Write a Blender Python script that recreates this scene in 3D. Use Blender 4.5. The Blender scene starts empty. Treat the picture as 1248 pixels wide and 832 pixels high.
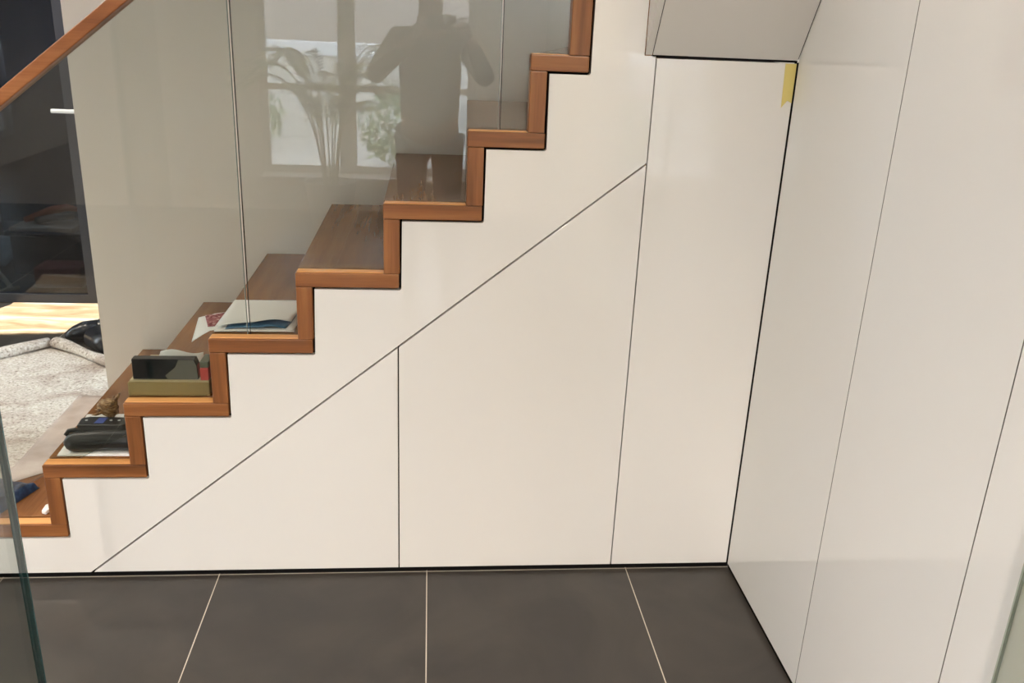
import bpy, bmesh, math, random
from mathutils import Vector, Matrix, Euler
random.seed(7)
C = bpy.context.scene
COL = C.collection
PI = math.pi

# ------------------------------------------------------------------ materials
def srgb(r, g, b):
    f = lambda c: (c/255)/12.92 if c/255 <= .04045 else (((c/255)+.055)/1.055)**2.4
    return (f(r), f(g), f(b), 1)

def mat(name, col, rough=.5, metal=0., spec=.5, coat=0., bump=None, emit=None, ior=1.5, trans=0.):
    m = bpy.data.materials.new(name); m.use_nodes = True
    nt = m.node_tree; b = nt.nodes['Principled BSDF']
    b.inputs['Base Color'].default_value = col
    b.inputs['Roughness'].default_value = rough
    b.inputs['Metallic'].default_value = metal
    b.inputs['Specular IOR Level'].default_value = spec
    b.inputs['Coat Weight'].default_value = coat
    b.inputs['IOR'].default_value = ior
    b.inputs['Transmission Weight'].default_value = trans
    if emit:
        b.inputs['Emission Color'].default_value = emit[0]; b.inputs['Emission Strength'].default_value = emit[1]
    if bump:
        sc, st, dist = bump
        n = nt.nodes.new('ShaderNodeTexNoise'); n.inputs['Scale'].default_value = sc; n.inputs['Detail'].default_value = 4
        tc = nt.nodes.new('ShaderNodeTexCoord'); nt.links.new(tc.outputs['Object'], n.inputs['Vector'])
        bp = nt.nodes.new('ShaderNodeBump'); bp.inputs['Strength'].default_value = st; bp.inputs['Distance'].default_value = dist
        nt.links.new(n.outputs['Fac'], bp.inputs['Height']); nt.links.new(bp.outputs['Normal'], b.inputs['Normal'])
    return m

def noise_mat(name, cols, scale, rough=.5, vscale=(1,1,1), detail=6, distort=0., bump=0., spec=.5, coat=0., stops=None, gen='Object'):
    m = mat(name, cols[0], rough, spec=spec, coat=coat); nt = m.node_tree; b = nt.nodes['Principled BSDF']
    tc = nt.nodes.new('ShaderNodeTexCoord'); mp = nt.nodes.new('ShaderNodeMapping'); mp.inputs['Scale'].default_value = vscale
    nt.links.new(tc.outputs[gen], mp.inputs['Vector'])
    n = nt.nodes.new('ShaderNodeTexNoise'); n.inputs['Scale'].default_value = scale; n.inputs['Detail'].default_value = detail
    n.inputs['Distortion'].default_value = distort; n.inputs['Roughness'].default_value = .6
    nt.links.new(mp.outputs['Vector'], n.inputs['Vector'])
    r = nt.nodes.new('ShaderNodeValToRGB'); e = r.color_ramp.elements
    if stops is None: stops = [.3 + .4*i/(len(cols)-1) for i in range(len(cols))]
    e[0].position, e[0].color = stops[0], cols[0]; e[1].position, e[1].color = stops[-1], cols[-1]
    for s, c in list(zip(stops, cols))[1:-1]: q = e.new(s); q.color = c
    nt.links.new(n.outputs['Fac'], r.inputs['Fac']); nt.links.new(r.outputs['Color'], b.inputs['Base Color'])
    if bump:
        bp = nt.nodes.new('ShaderNodeBump'); bp.inputs['Strength'].default_value = bump; bp.inputs['Distance'].default_value = .002
        nt.links.new(n.outputs['Fac'], bp.inputs['Height']); nt.links.new(bp.outputs['Normal'], b.inputs['Normal'])
    return m

def wood_mat(name, axis, dark, mid, light, rough=.32):
    """straight grained hardwood, grain running along `axis`"""
    m = mat(name, mid, rough); nt = m.node_tree; b = nt.nodes['Principled BSDF']
    tc = nt.nodes.new('ShaderNodeTexCoord'); oi = nt.nodes.new('ShaderNodeObjectInfo')
    ad = nt.nodes.new('ShaderNodeVectorMath'); ad.operation = 'ADD'
    ml = nt.nodes.new('ShaderNodeMath'); ml.operation = 'MULTIPLY'; ml.inputs[1].default_value = 37.
    nt.links.new(oi.outputs['Random'], ml.inputs[0]); nt.links.new(tc.outputs['Object'], ad.inputs[0]); nt.links.new(ml.outputs[0], ad.inputs[1])
    mp = nt.nodes.new('ShaderNodeMapping'); s = [9., 9., 9.]; s[axis] = .45
    mp.inputs['Scale'].default_value = s; nt.links.new(ad.outputs[0], mp.inputs['Vector'])
    n = nt.nodes.new('ShaderNodeTexNoise'); n.inputs['Scale'].default_value = 2.2; n.inputs['Detail'].default_value = 7
    n.inputs['Roughness'].default_value = .55; n.inputs['Distortion'].default_value = .25
    nt.links.new(mp.outputs[0], n.inputs['Vector'])
    r = nt.nodes.new('ShaderNodeValToRGB'); e = r.color_ramp.elements
    e[0].position, e[0].color = .3, dark; e[1].position, e[1].color = .72, light; q = e.new(.5); q.color = mid
    nt.links.new(n.outputs['Fac'], r.inputs['Fac'])
    n2 = nt.nodes.new('ShaderNodeTexNoise'); n2.inputs['Scale'].default_value = 26; n2.inputs['Detail'].default_value = 3
    nt.links.new(mp.outputs[0], n2.inputs['Vector'])
    r2 = nt.nodes.new('ShaderNodeValToRGB'); r2.color_ramp.elements[0].position = .35; r2.color_ramp.elements[0].color = (.72,.68,.64,1)
    r2.color_ramp.elements[1].position = .55; r2.color_ramp.elements[1].color = (1,1,1,1)
    nt.links.new(n2.outputs['Fac'], r2.inputs['Fac'])
    mx = nt.nodes.new('ShaderNodeMix'); mx.data_type = 'RGBA'; mx.blend_type = 'MULTIPLY'; mx.inputs[0].default_value = .35
    nt.links.new(r.outputs['Color'], mx.inputs[6]); nt.links.new(r2.outputs['Color'], mx.inputs[7])
    nt.links.new(mx.outputs[2], b.inputs['Base Color'])
    return m

def pane_mat(name, tint, ior=1.52, rough=0.):
    """clear sheet glass: tinted see-through plus Fresnel mirror reflection"""
    m = bpy.data.materials.new(name); m.use_nodes = True; nt = m.node_tree
    nt.nodes.remove(nt.nodes['Principled BSDF']); out = nt.nodes['Material Output']
    t = nt.nodes.new('ShaderNodeBsdfTransparent'); t.inputs[0].default_value = tint
    g = nt.nodes.new('ShaderNodeBsdfGlossy'); g.inputs['Roughness'].default_value = rough
    f = nt.nodes.new('ShaderNodeFresnel'); f.inputs['IOR'].default_value = ior
    # same Fresnel on both faces of the sheet (no refraction bends the ray inside it)
    ge = nt.nodes.new('ShaderNodeNewGeometry'); mr = nt.nodes.new('ShaderNodeMapRange')
    mr.inputs[3].default_value = ior; mr.inputs[4].default_value = 1/ior
    nt.links.new(ge.outputs['Backfacing'], mr.inputs[0]); nt.links.new(mr.outputs[0], f.inputs['IOR'])
    mx = nt.nodes.new('ShaderNodeMixShader')
    nt.links.new(f.outputs[0], mx.inputs[0]); nt.links.new(t.outputs[0], mx.inputs[1]); nt.links.new(g.outputs[0], mx.inputs[2])
    nt.links.new(mx.outputs[0], out.inputs['Surface'])
    return m

M = {}
M['lacquer'] = mat('white_lacquer', (.80, .788, .76, 1), .02, spec=.5, ior=1.62)
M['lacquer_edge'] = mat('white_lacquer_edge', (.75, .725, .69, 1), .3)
M['gap_shade'] = mat('grey_gap_shade', (.20, .19, .17, 1), .5)  # door edges coloured dark to deepen the shade in the gaps
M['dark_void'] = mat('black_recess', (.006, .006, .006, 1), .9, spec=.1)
M['dark_carcass'] = mat('dark_carcass_board', (.012, .011, .010, 1), .8, spec=.2)
M['paint'] = mat('white_wall_paint', (.84, .79, .72, 1), .6, spec=.3, bump=(180, .05, .0006))
M['ceiling_paint'] = mat('ceiling_paint', (.80, .79, .77, 1), .8, spec=.2)
WD = (srgb(96,58,32), srgb(138,87,49), srgb(168,114,68))
M['wood_x'] = wood_mat('hardwood_grain_across', 0, *WD)
M['wood_y'] = wood_mat('hardwood_tread', 1, srgb(120,80,47), srgb(138,94,56), srgb(152,107,66), rough=.24)
M['wood_z'] = wood_mat('hardwood_grain_upright', 2, *WD)
M['lit_strip'] = wood_mat('lit_strip_wood', 0, srgb(196,138,80), srgb(222,164,100), srgb(236,184,122), rough=.3)  # tread front strip, with the light from above put into its colour
M['handrail'] = wood_mat('hardwood_handrail', 0, srgb(124,72,38), srgb(164,104,62), srgb(190,130,84), rough=.35)
M['glass'] = pane_mat('clear_glass', (.83, .85, .83, 1))
M['glass_pale'] = mat('pale_glass_edge', (.34, .38, .32, 1), .2)
M['glass_edge'] = mat('green_glass_edge', (.03, .10, .11, 1), .12, spec=.8)
M['glass_arris'] = mat('polished_glass_arris', (.22, .32, .33, 1), .2, spec=.9)
M['glass_joint'] = mat('glass_edge_joint', (.36, .42, .38, 1), .15, spec=.9)
M['dark_joint'] = mat('dark_glass_joint', (.02, .028, .025, 1), .2)
M['window_glass'] = pane_mat('window_glass', (.97, .98, .98, 1))
M['tinted_glass'] = pane_mat('tinted_door_glass', (.50, .57, .66, 1), 1.55)
M['steel'] = mat('brushed_steel', (.72, .71, .68, 1), .22, metal=1)
M['anthracite'] = mat('anthracite_frame', (.028, .031, .040, 1), .35)
M['white_pvc'] = mat('white_frame', (.62, .61, .58, 1), .35)
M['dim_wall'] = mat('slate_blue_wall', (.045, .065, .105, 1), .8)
M['yellow_note'] = mat('yellow_paper', srgb(222, 206, 130), .7, spec=.2)
M['paper'] = mat('white_paper', (.90, .90, .88, 1), .65, spec=.2, bump=(14, .3, .004))
M['black_rubber'] = mat('black_rubber', (.010, .013, .014, 1), .42)
M['black_plastic'] = mat('black_plastic', (.014, .016, .018, 1), .35)
M['black_gloss'] = mat('black_gloss_card', (.006, .006, .008, 1), .14, spec=.6)
M['grey_reflection'] = mat('grey_reflection', (.20, .19, .155, 1), .25)
M['olive'] = mat('olive_cloth', srgb(172, 148, 96), .7, bump=(500, .25, .001))
M['olive_top'] = mat('olive_pages', srgb(215, 198, 158), .8)
M['red_cover'] = mat('red_cover', srgb(228, 96, 90), .4)
M['green_cover'] = mat('grey_green_cover', srgb(120, 124, 108), .4)
M['blue_label'] = mat('blue_label', srgb(70, 92, 168), .4)
M['pale_key'] = mat('pale_key', (.55, .6, .6, 1), .4)
M['denim'] = noise_mat('blue_denim', [srgb(14,26,44), srgb(30,56,92), srgb(66,104,146)], 22, .75, bump=.3)
M['blue_print'] = mat('blue_print', srgb(78, 128, 168), .4)
M['red_print'] = noise_mat('red_line_print', [srgb(120,30,42), srgb(176,96,100), srgb(220,190,184)], 30, .6, distort=2.5, stops=[.42,.52,.62])
M['shell'] = noise_mat('brown_shell', [srgb(74,44,20), srgb(150,112,66), srgb(206,176,130)], 60, .5, vscale=(1,1,3), stops=[.35,.5,.7], bump=.4)
M['fleece'] = None
M['skin'] = mat('skin', (.42, .25, .17, 1), .5)
M['sweater'] = mat('grey_knit', (.11, .10, .085, 1), .9, bump=(160, .4, .003))
M['trousers'] = mat('dark_trousers', (.03, .035, .05, 1), .85)
M['hair'] = mat('dark_hair', (.03, .022, .015, 1), .6)
M['shoe'] = mat('dark_shoe', (.03, .025, .02, 1), .5)
M['leaf'] = noise_mat('palm_leaf', [(.05,.09,.02,1), (.11,.17,.05,1)], 8, .45)
M['stem'] = mat('palm_stem', (.16, .17, .06, 1), .5)
M['pot'] = mat('grey_glazed_pot', (.10, .10, .10, 1), .35)
M['soil'] = mat('soil', (.03, .02, .012, 1), .95)
M['shrub'] = noise_mat('shrub_leaves', [(.04,.10,.04,1), (.14,.32,.12,1)], 9, .7)
M['paving'] = noise_mat('pale_paving', [(.38,.37,.35,1), (.52,.51,.49,1)], 3, .8)
M['coping'] = mat('white_coping', (.85, .87, .9, 1), .6)
M['render_low'] = noise_mat('pale_garden_wall', [(.60,.59,.55,1), (.78,.76,.72,1)], 5, .85)
M['sand'] = mat('fill_light_ring', (.7, .7, .7, 1), .3, metal=1)
M['lamp'] = mat('fill_light_lens', (1, 1, 1, 1), .5, emit=((1, .86, .68, 1), 18))
M['rust'] = mat('orange_tool', srgb(196, 96, 60), .5)
M['cardboard'] = mat('pale_cardboard', srgb(186, 160, 134), .8)
M['crate'] = mat('black_crate', (.02, .022, .028, 1), .5)
M['redbox'] = mat('dark_red_box', srgb(120, 40, 34), .5)
M['raw_wood'] = mat('raw_timber', srgb(150, 138, 110), .7)
M['grey_cloth'] = mat('grey_cloth', srgb(128, 130, 124), .9, bump=(20, .6, .02))
M['black_pipe'] = mat('black_boot_rubber', (.012, .014, .020, 1), .28)

def floor_mat():
    m = mat('anthracite_tile', srgb(84, 79, 74), .30, spec=.5); nt = m.node_tree; b = nt.nodes['Principled BSDF']
    tc = nt.nodes.new('ShaderNodeTexCoord')
    sx = nt.nodes.new('ShaderNodeSeparateXYZ'); nt.links.new(tc.outputs['Object'], sx.inputs[0])
    def line(sock, off):
        a = nt.nodes.new('ShaderNodeMath'); a.operation = 'ADD'; a.inputs[1].default_value = off + 60; nt.links.new(sock, a.inputs[0])
        d = nt.nodes.new('ShaderNodeMath'); d.operation = 'PINGPONG'; d.inputs[1].default_value = .3; nt.links.new(a.outputs[0], d.inputs[0])
        c = nt.nodes.new('ShaderNodeMath'); c.operation = 'LESS_THAN'; c.inputs[1].default_value = .00135; nt.links.new(d.outputs[0], c.inputs[0])
        return c.outputs[0]
    lx = line(sx.outputs[0], -.002); ly = line(sx.outputs[1], 0.)
    mxm = nt.nodes.new('ShaderNodeMath'); mxm.operation = 'MAXIMUM'; nt.links.new(lx, mxm.inputs[0]); nt.links.new(ly, mxm.inputs[1])
    n = nt.nodes.new('ShaderNodeTexNoise'); n.inputs['Scale'].default_value = 3.2; n.inputs['Detail'].default_value = 5; n.inputs['Distortion'].default_value = 1.2
    nt.links.new(tc.outputs['Object'], n.inputs['Vector'])
    r = nt.nodes.new('ShaderNodeValToRGB'); e = r.color_ramp.elements
    e[0].position, e[0].color = .35, srgb(48, 45, 43); e[1].position, e[1].color = .68, srgb(61, 57, 53)
    nt.links.new(n.outputs['Fac'], r.inputs['Fac'])
    n2 = nt.nodes.new('ShaderNodeTexNoise'); n2.inputs['Scale'].default_value = 7; n2.inputs['Detail'].default_value = 3
    nt.links.new(tc.outputs['Object'], n2.inputs['Vector'])
    rr = nt.nodes.new('ShaderNodeMapRange'); rr.inputs[3].default_value = .27; rr.inputs[4].default_value = .42
    nt.links.new(n2.outputs['Fac'], rr.inputs[0]); nt.links.new(rr.outputs[0], b.inputs['Roughness'])
    mx = nt.nodes.new('ShaderNodeMix'); mx.data_type = 'RGBA'
    nt.links.new(mxm.outputs[0], mx.inputs[0]); nt.links.new(r.outputs['Color'], mx.inputs[6]); mx.inputs[7].default_value = srgb(196, 188, 174)
    nt.links.new(mx.outputs[2], b.inputs['Base Color'])
    return m
M['floor'] = floor_mat()

def fleece_mat():
    m = mat('recycled_felt', srgb(176, 168, 160), .95, spec=.1); nt = m.node_tree; b = nt.nodes['Principled BSDF']
    tc = nt.nodes.new('ShaderNodeTexCoord')
    n1 = nt.nodes.new('ShaderNodeTexNoise'); n1.inputs['Scale'].default_value = 95; n1.inputs['Detail'].default_value = 5
    n2 = nt.nodes.new('ShaderNodeTexNoise'); n2.inputs['Scale'].default_value = 4.5; n2.inputs['Detail'].default_value = 4; n2.inputs['Distortion'].default_value = 1.
    for n in (n1, n2): nt.links.new(tc.outputs['Object'], n.inputs['Vector'])
    r1 = nt.nodes.new('ShaderNodeValToRGB'); e = r1.color_ramp.elements
    e[0].position, e[0].color = .30, srgb(150, 138, 130); e[1].position, e[1].color = .68, srgb(236, 232, 228)
    q = e.new(.42); q.color = srgb(206, 198, 192); q = e.new(.55); q.color = srgb(218, 212, 204)
    r2 = nt.nodes.new('ShaderNodeValToRGB'); e = r2.color_ramp.elements
    e[0].position, e[0].color = .34, (.62, .55, .52, 1); e[1].position, e[1].color = .52, (1, 1, 1, 1)
    nt.links.new(n1.outputs['Fac'], r1.inputs['Fac']); nt.links.new(n2.outputs['Fac'], r2.inputs['Fac'])
    mx = nt.nodes.new('ShaderNodeMix'); mx.data_type = 'RGBA'; mx.blend_type = 'MULTIPLY'; mx.inputs[0].default_value = .8
    nt.links.new(r1.outputs['Color'], mx.inputs[6]); nt.links.new(r2.outputs['Color'], mx.inputs[7])
    nt.links.new(mx.outputs[2], b.inputs['Base Color'])
    bp = nt.nodes.new('ShaderNodeBump'); bp.inputs['Strength'].default_value = .6; bp.inputs['Distance'].default_value = .006
    nt.links.new(n1.outputs['Fac'], bp.inputs['Height']); nt.links.new(bp.outputs['Normal'], b.inputs['Normal'])
    return m
M['fleece'] = fleece_mat()
M['ply'] = noise_mat('stained_board', [srgb(178,130,92), srgb(218,184,146), srgb(236,224,206)], 2.6, .7, vscale=(.8,3,1), distort=1., stops=[.33,.48,.62])

def brick_mat():
    m = mat('brown_brick', (.3, .2, .15, 1), .9); nt = m.node_tree; b = nt.nodes['Principled BSDF']
    tc = nt.nodes.new('ShaderNodeTexCoord'); mp = nt.nodes.new('ShaderNodeMapping'); mp.inputs['Rotation'].default_value = (PI/2, 0, 0)
    nt.links.new(tc.outputs['Object'], mp.inputs[0])
    br = nt.nodes.new('ShaderNodeTexBrick'); br.inputs['Scale'].default_value = 4.5
    br.inputs['Color1'].default_value = (.40, .33, .29, 1); br.inputs['Color2'].default_value = (.48, .40, .36, 1); br.inputs['Mortar'].default_value = (.56, .51, .47, 1)
    br.inputs['Mortar Size'].default_value = .03
    nt.links.new(mp.outputs[0], br.inputs['Vector']); nt.links.new(br.outputs['Color'], b.inputs['Base Color'])
    return m
M['brick'] = brick_mat()

# ------------------------------------------------------------------ mesh helpers
def bx(bm, x0, x1, y0, y1, z0, z1, mi=0):
    vs = [bm.verts.new(p) for p in ((x0,y0,z0),(x1,y0,z0),(x1,y1,z0),(x0,y1,z0),(x0,y0,z1),(x1,y0,z1),(x1,y1,z1),(x0,y1,z1))]
    for f in ((0,3,2,1),(4,5,6,7),(0,1,5,4),(1,2,6,5),(2,3,7,6),(3,0,4,7)):
        bm.faces.new([vs[i] for i in f]).material_index = mi
    return vs

def prism(bm, pts, a0, a1, axis='y', mi=0):
    """extrude a 2-D outline: axis y -> pts are (x,z); z -> (x,y); x -> (y,z)"""
    mk = {'y': lambda p, a: (p[0], a, p[1]), 'z': lambda p, a: (p[0], p[1], a), 'x': lambda p, a: (a, p[0], p[1])}[axis]
    A = [bm.verts.new(mk(p, a0)) for p in pts]; B = [bm.verts.new(mk(p, a1)) for p in pts]
    n = len(pts); fs = [bm.faces.new(A), bm.faces.new(B[::-1])]
    for i in range(n): fs.append(bm.faces.new((A[i], B[i], B[(i+1) % n], A[(i+1) % n])))
    for f in fs: f.material_index = mi
    return fs

def frame_at(d):
    d = Vector(d).normalized(); u = Vector((0,0,1)) if abs(d.z) < .9 else Vector((1,0,0))
    a = d.cross(u).normalized(); return a, d.cross(a).normalized()

def tube(bm, pts, rads, seg=12, cap=True, mi=0, flat=1.):
    pts = [Vector(p) for p in pts]
    if not isinstance(rads, (list, tuple)): rads = [rads]*len(pts)
    rings = []; pa = None
    for i, p in enumerate(pts):
        d = (pts[min(i+1, len(pts)-1)] - pts[max(i-1, 0)]).normalized()
        if pa is None: a, b = frame_at(d)
        else:
            a = (pa - d*pa.dot(d)).normalized(); b = d.cross(a)
        pa = a
        rings.append([bm.verts.new(p + a*math.cos(2*PI*k/seg)*rads[i] + b*math.sin(2*PI*k/seg)*rads[i]*flat) for k in range(seg)])
    for r0, r1 in zip(rings, rings[1:]):
        for k in range(seg): bm.faces.new((r0[k], r0[(k+1)%seg], r1[(k+1)%seg], r1[k])).material_index = mi
    if cap:
        bm.faces.new(rings[0][::-1]).material_index = mi; bm.faces.new(rings[-1]).material_index = mi

def lathe(bm, prof, seg=32, c=(0,0,0), mi=0):
    rings = [[bm.verts.new((c[0]+r*math.cos(2*PI*k/seg), c[1]+r*math.sin(2*PI*k/seg), c[2]+z)) for k in range(seg)] for r, z in prof]
    for r0, r1 in zip(rings, rings[1:]):
        for k in range(seg): bm.faces.new((r0[k], r0[(k+1)%seg], r1[(k+1)%seg], r1[k])).material_index = mi
    bm.faces.new(rings[0][::-1]).material_index = mi; bm.faces.new(rings[-1]).material_index = mi

def obj(name, bm, m, parent=None, bevel=0., smooth=False, segs=2, sub=0, origin=None, kind=None):
    me = bpy.data.meshes.new(name)
    bmesh.ops.recalc_face_normals(bm, faces=bm.faces[:])
    if origin is not None:
        bmesh.ops.translate(bm, verts=bm.verts[:], vec=-Vector(origin))
    bm.to_mesh(me); bm.free()
    for q in (m if isinstance(m, (list, tuple)) else [m]): me.materials.append(q)
    o = bpy.data.objects.new(name, me); COL.objects.link(o)
    if origin is not None: o.location = origin
    if parent is not None:
        o.parent = parent; o.location = Vector(o.location) - Vector(parent.location) if origin is not None else -Vector(parent.location)
    if sub:
        s = o.modifiers.new('sub', 'SUBSURF'); s.levels = sub; s.render_levels = sub
    if bevel:
        b = o.modifiers.new('bev', 'BEVEL'); b.width = bevel; b.segments = segs; b.limit_method = 'ANGLE'; b.angle_limit = math.radians(40)
    if smooth or sub:
        for p in me.polygons: p.use_smooth = True
    if kind: o['kind'] = kind
    return o

def tag(o, label, cat, group=None):
    o['label'] = label; o['category'] = cat
    if group: o['group'] = group
    return o

def thing(name, loc, label, cat, group=None):
    o = bpy.data.objects.new(name, None); COL.objects.link(o); o.location = loc; o.empty_display_size = .1
    return tag(o, label, cat, group)

def new(): return bmesh.new()

def box_obj(name, dims, m, parent=None, **k):
    bm = new(); bx(bm, *dims); return obj(name, bm, m, parent, **k)

# ------------------------------------------------------------------ the setting
X_R = .917            # plane of the right-hand wall of tall units
Y_B = .915            # white wall behind the flight
CEIL = 2.62
def struct(name, boxes, m, **k):
    bm = new()
    for b in boxes: bx(bm, *b)
    return obj(name, bm, m, kind='structure', **k)

struct('floor', [(-6, 3.2, -5.3, 4.7, -.12, 0)], M['floor'])
# stair wall (far side of the flight) and its continuation round the stairwell
struct('wall_stair', [(-1.187, 1.45, Y_B, 1.03, 0, 4.2)], M['paint'])
struct('wall_stairwell', [(1.36, 1.45, .02, Y_B-.001, 0, 4.2), (-1.187, 1.45, -.1, -.0225, 2.75, 4.2), (-1.187, -1.1, -.0224, Y_B-.001, 2.75, 4.2)], M['paint'])
struct('wall_right', [(.985, 1.1, -5.3, .019, 0, 2.74)], M['paint'])
# ceilings with the opening over the stairs
struct('ceiling', [(-4.35, 1.1, -5.25, -.1, CEIL, 2.745), (-4.35, -1.19, -.0995, 2.62, CEIL, 2.745), (-1.189, 1.45, 1.031, 2.62, CEIL, 2.745),
                   (-1.187, 1.45, -.1, 1.03, 4.2, 4.3)], M['ceiling_paint'])
# left wall: two big glazed openings (unseen one added to light the front room, one in the hall)
struct('wall_left', [(-4.35, -4.2, -5.1, -2.2, 0, CEIL), (-4.35, -4.2, -1.4, 1.86, 0, CEIL), (-4.35, -4.2, 2.55, 2.62, 0, CEIL),
                     (-4.35, -4.2, -2.2, -1.4, 2.35, CEIL), (-4.35, -4.2, 1.86, 2.55, 2.35, CEIL), (-4.35, -4.2, -2.2, -1.4, 0, .25)], M['paint'])
# far wall of the hall with the tinted glass door
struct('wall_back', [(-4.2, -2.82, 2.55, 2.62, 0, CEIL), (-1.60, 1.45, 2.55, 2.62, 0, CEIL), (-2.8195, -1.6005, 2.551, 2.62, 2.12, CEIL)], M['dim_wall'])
# window wall behind the photographer
W0, W1, WS, WT = -1.35, .36, .30, 2.3
struct('wall_front', [(-4.35, W0, -5.25, -5.1, 0, CEIL), (W1, .984, -5.25, -5.1, 0, CEIL), (W0, W1, -5.25, -5.1, 0, WS), (W0, W1, -5.25, -5.1, WT, CEIL)], M['paint'])

def window(name, x0, x1, z0, z1, y, mull, trans, axis='x'):
    """frame in the wall plane; axis 'x' = wall faces y, 'y' = wall faces x"""
    bm = new(); gb = new()
    def B(b, a0, a1, c0, c1, t0, t1):
        if axis == 'x': bx(b, a0, a1, y-t1, y-t0, c0, c1)
        else: bx(b, y-t1, y-t0, a0, a1, c0, c1)
    g = .001
    B(bm, x0+g, x0+.06, z0+g, z1-g, .02, .09); B(bm, x1-.06, x1-g, z0+g, z1-g, .02, .09)
    B(bm, x0+.06, x1-.06, z0+g, z0+.06, .02, .09); B(bm, x0+.06, x1-.06, z1-.06, z1-g, .02, .09)
    for m_, w in mull: B(bm, m_-w/2, m_+w/2, z0+.06, z1-.06, .02, .09)
    xs = [x0+.06] + [v for m_, w in mull for v in (m_-w/2, m_+w/2)] + [x1-.06]
    for i in range(0, len(xs), 2):
        for t, w in trans: B(bm, xs[i], xs[i+1], t-w/2, t+w/2, .02, .09)
        B(gb, xs[i], xs[i+1], z0+.06, z1-.06, .052, .058)
    f = obj(name, bm, M['white_pvc'], kind='structure')
    obj('window_glass', gb, M['window_glass'], f)
    return f
w1 = window('window_1', W0, W1, WS, WT, -5.12, [(-.663, .135)], [(.98, .05)])
box_obj('window_sill', (W0, W1, -5.10, -4.93, WS-.03, WS-.001), M['white_pvc'], w1, bevel=.004)
window('window_added', -2.2, -1.4, .25, 2.35, -4.24, [], [], 'y')  # unseen window, added for more light from the left
window('window_3', 1.86, 2.55, .0, 2.35, -4.24, [], [], 'y')

# tinted hall door with a lever
d = struct('door_1', [(-2.8, -2.70, 2.555, 2.60, .004, 2.1), (-1.845, -1.62, 2.555, 2.60, .004, 2.1), (-2.70, -1.845, 2.555, 2.60, 2.0, 2.1), (-2.70, -1.845, 2.555, 2.60, .004, .05)], M['anthracite'])
box_obj('door_glass', (-2.70, -1.845, 2.57, 2.58, .05, 2.0), M['tinted_glass'], d)
bm = new(); lathe(bm, [(.026, 0), (.026, .008)], 24)
bmesh.ops.rotate(bm, verts=bm.verts[:], cent=(0,0,0), matrix=Matrix.Rotation(PI/2, 3, 'X')); bmesh.ops.translate(bm, verts=bm.verts[:], vec=(-1.765, 2.555, 1.03))
tube(bm, [(-1.765, 2.55, 1.03), (-1.765, 2.51, 1.03), (-1.775, 2.495, 1.03), (-1.80, 2.49, 1.03), (-1.885, 2.49, 1.03)], .0105, 12)
h = obj('door_handle', bm, M['coping'], d, smooth=False); h['label'] = 'pale metal lever handle'

# dim room beyond the tinted door
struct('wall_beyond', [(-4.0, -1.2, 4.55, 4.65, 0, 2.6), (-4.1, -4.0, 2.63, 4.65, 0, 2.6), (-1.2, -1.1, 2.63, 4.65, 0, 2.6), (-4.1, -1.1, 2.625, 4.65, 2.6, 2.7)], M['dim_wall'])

# recess under the fitted fronts (black shadow line)
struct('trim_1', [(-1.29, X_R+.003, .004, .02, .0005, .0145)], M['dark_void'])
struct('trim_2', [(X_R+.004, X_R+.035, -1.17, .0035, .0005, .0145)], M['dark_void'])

# ------------------------------------------------------------------ staircase
NOSE = [-1.29, -1.044, -.812, -.577, -.344, -.117, .094, .244, .338]
TOP = [.172, .358, .543, .728, .912, 1.096, 1.284, 1.472, 1.658]
TT, RT, YE, GY0, GY1 = .038, .042, .036, .037, .047
SL = [0, 0, 0, 0, 0, 0, .036, .25, .57]              # fan of the winders
END = [-1.002, -.771, -.537, -.306, -.077, .135, .288, .388]
st = thing('staircase', (-1.0, .45, 0), 'brown hardwood zigzag staircase rising to the right above white fronts', 'staircase')
for k in range(8):
    x0 = NOSE[k]; x1 = END[k]; z = TOP[k]
    e = box_obj('tread_edge', (x0, x1, -.002, YE, z-TT, z), M['wood_x'], st, bevel=.0022)
    q = box_obj('lit_tread_strip', (x0+.003, NOSE[k+1]-.0005, .004, YE-.0005, z+.0002, z+.0022), M['lit_strip'], st, bevel=.0009)
    q['label'] = 'wooden strip in front of the glass, coloured lighter as lit from above'
    b0 = x0 + SL[k]*(GY1+.001); c0 = x0 + SL[k]*.905
    if k < 6: pts = [(b0, GY1+.001), (x1, GY1+.001), (x1, .905), (c0, .905)]
    elif k == 6: pts = [(b0, GY1+.001), (x1, GY1+.001), (x1+.22, .905), (c0, .905)]
    else: pts = [(b0, GY1+.001), (x1+.02, GY1+.001), (x1+.50, .905), (c0, .905)]
    bm = new(); prism(bm, pts, z-TT, z, 'z'); obj('tread', bm, M['wood_y'], st, bevel=.002)
for k in range(9):
    x0 = NOSE[k]; z0 = TOP[k-1] if k else .001; z1 = TOP[k]-TT if k < 8 else 2.2
    z0 += .0006; z1 -= .0006
    x1 = x0+RT if k < 8 else .388
    e = box_obj('riser_edge', (x0+.0005, x1, -.002, YE, z0, z1), M['wood_z'], st, bevel=.0022)
    s = SL[k]; y0, y1 = GY1+.001, .905
    bm = new(); z1b = z1 if k < 8 else 1.62
    prism(bm, [(x0+s*y0, y0), (x0+RT*.6+s*y0, y0), (x0+RT*.6+s*y1, y1), (x0+s*y1, y1)], z0, z1b, 'z'); obj('riser', bm, M['wood_y'], st, bevel=.001)
# the ninth tread, on the turn
bm = new(); prism(bm, [(.34+.03, GY1+.001), (.338+.57*.905, .905), (1.30, .905), (1.30, .40), (.42, GY1+.001)], 1.62, 1.658, 'z'); obj('tread', bm, M['wood_y'], st, bevel=.002)

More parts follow.
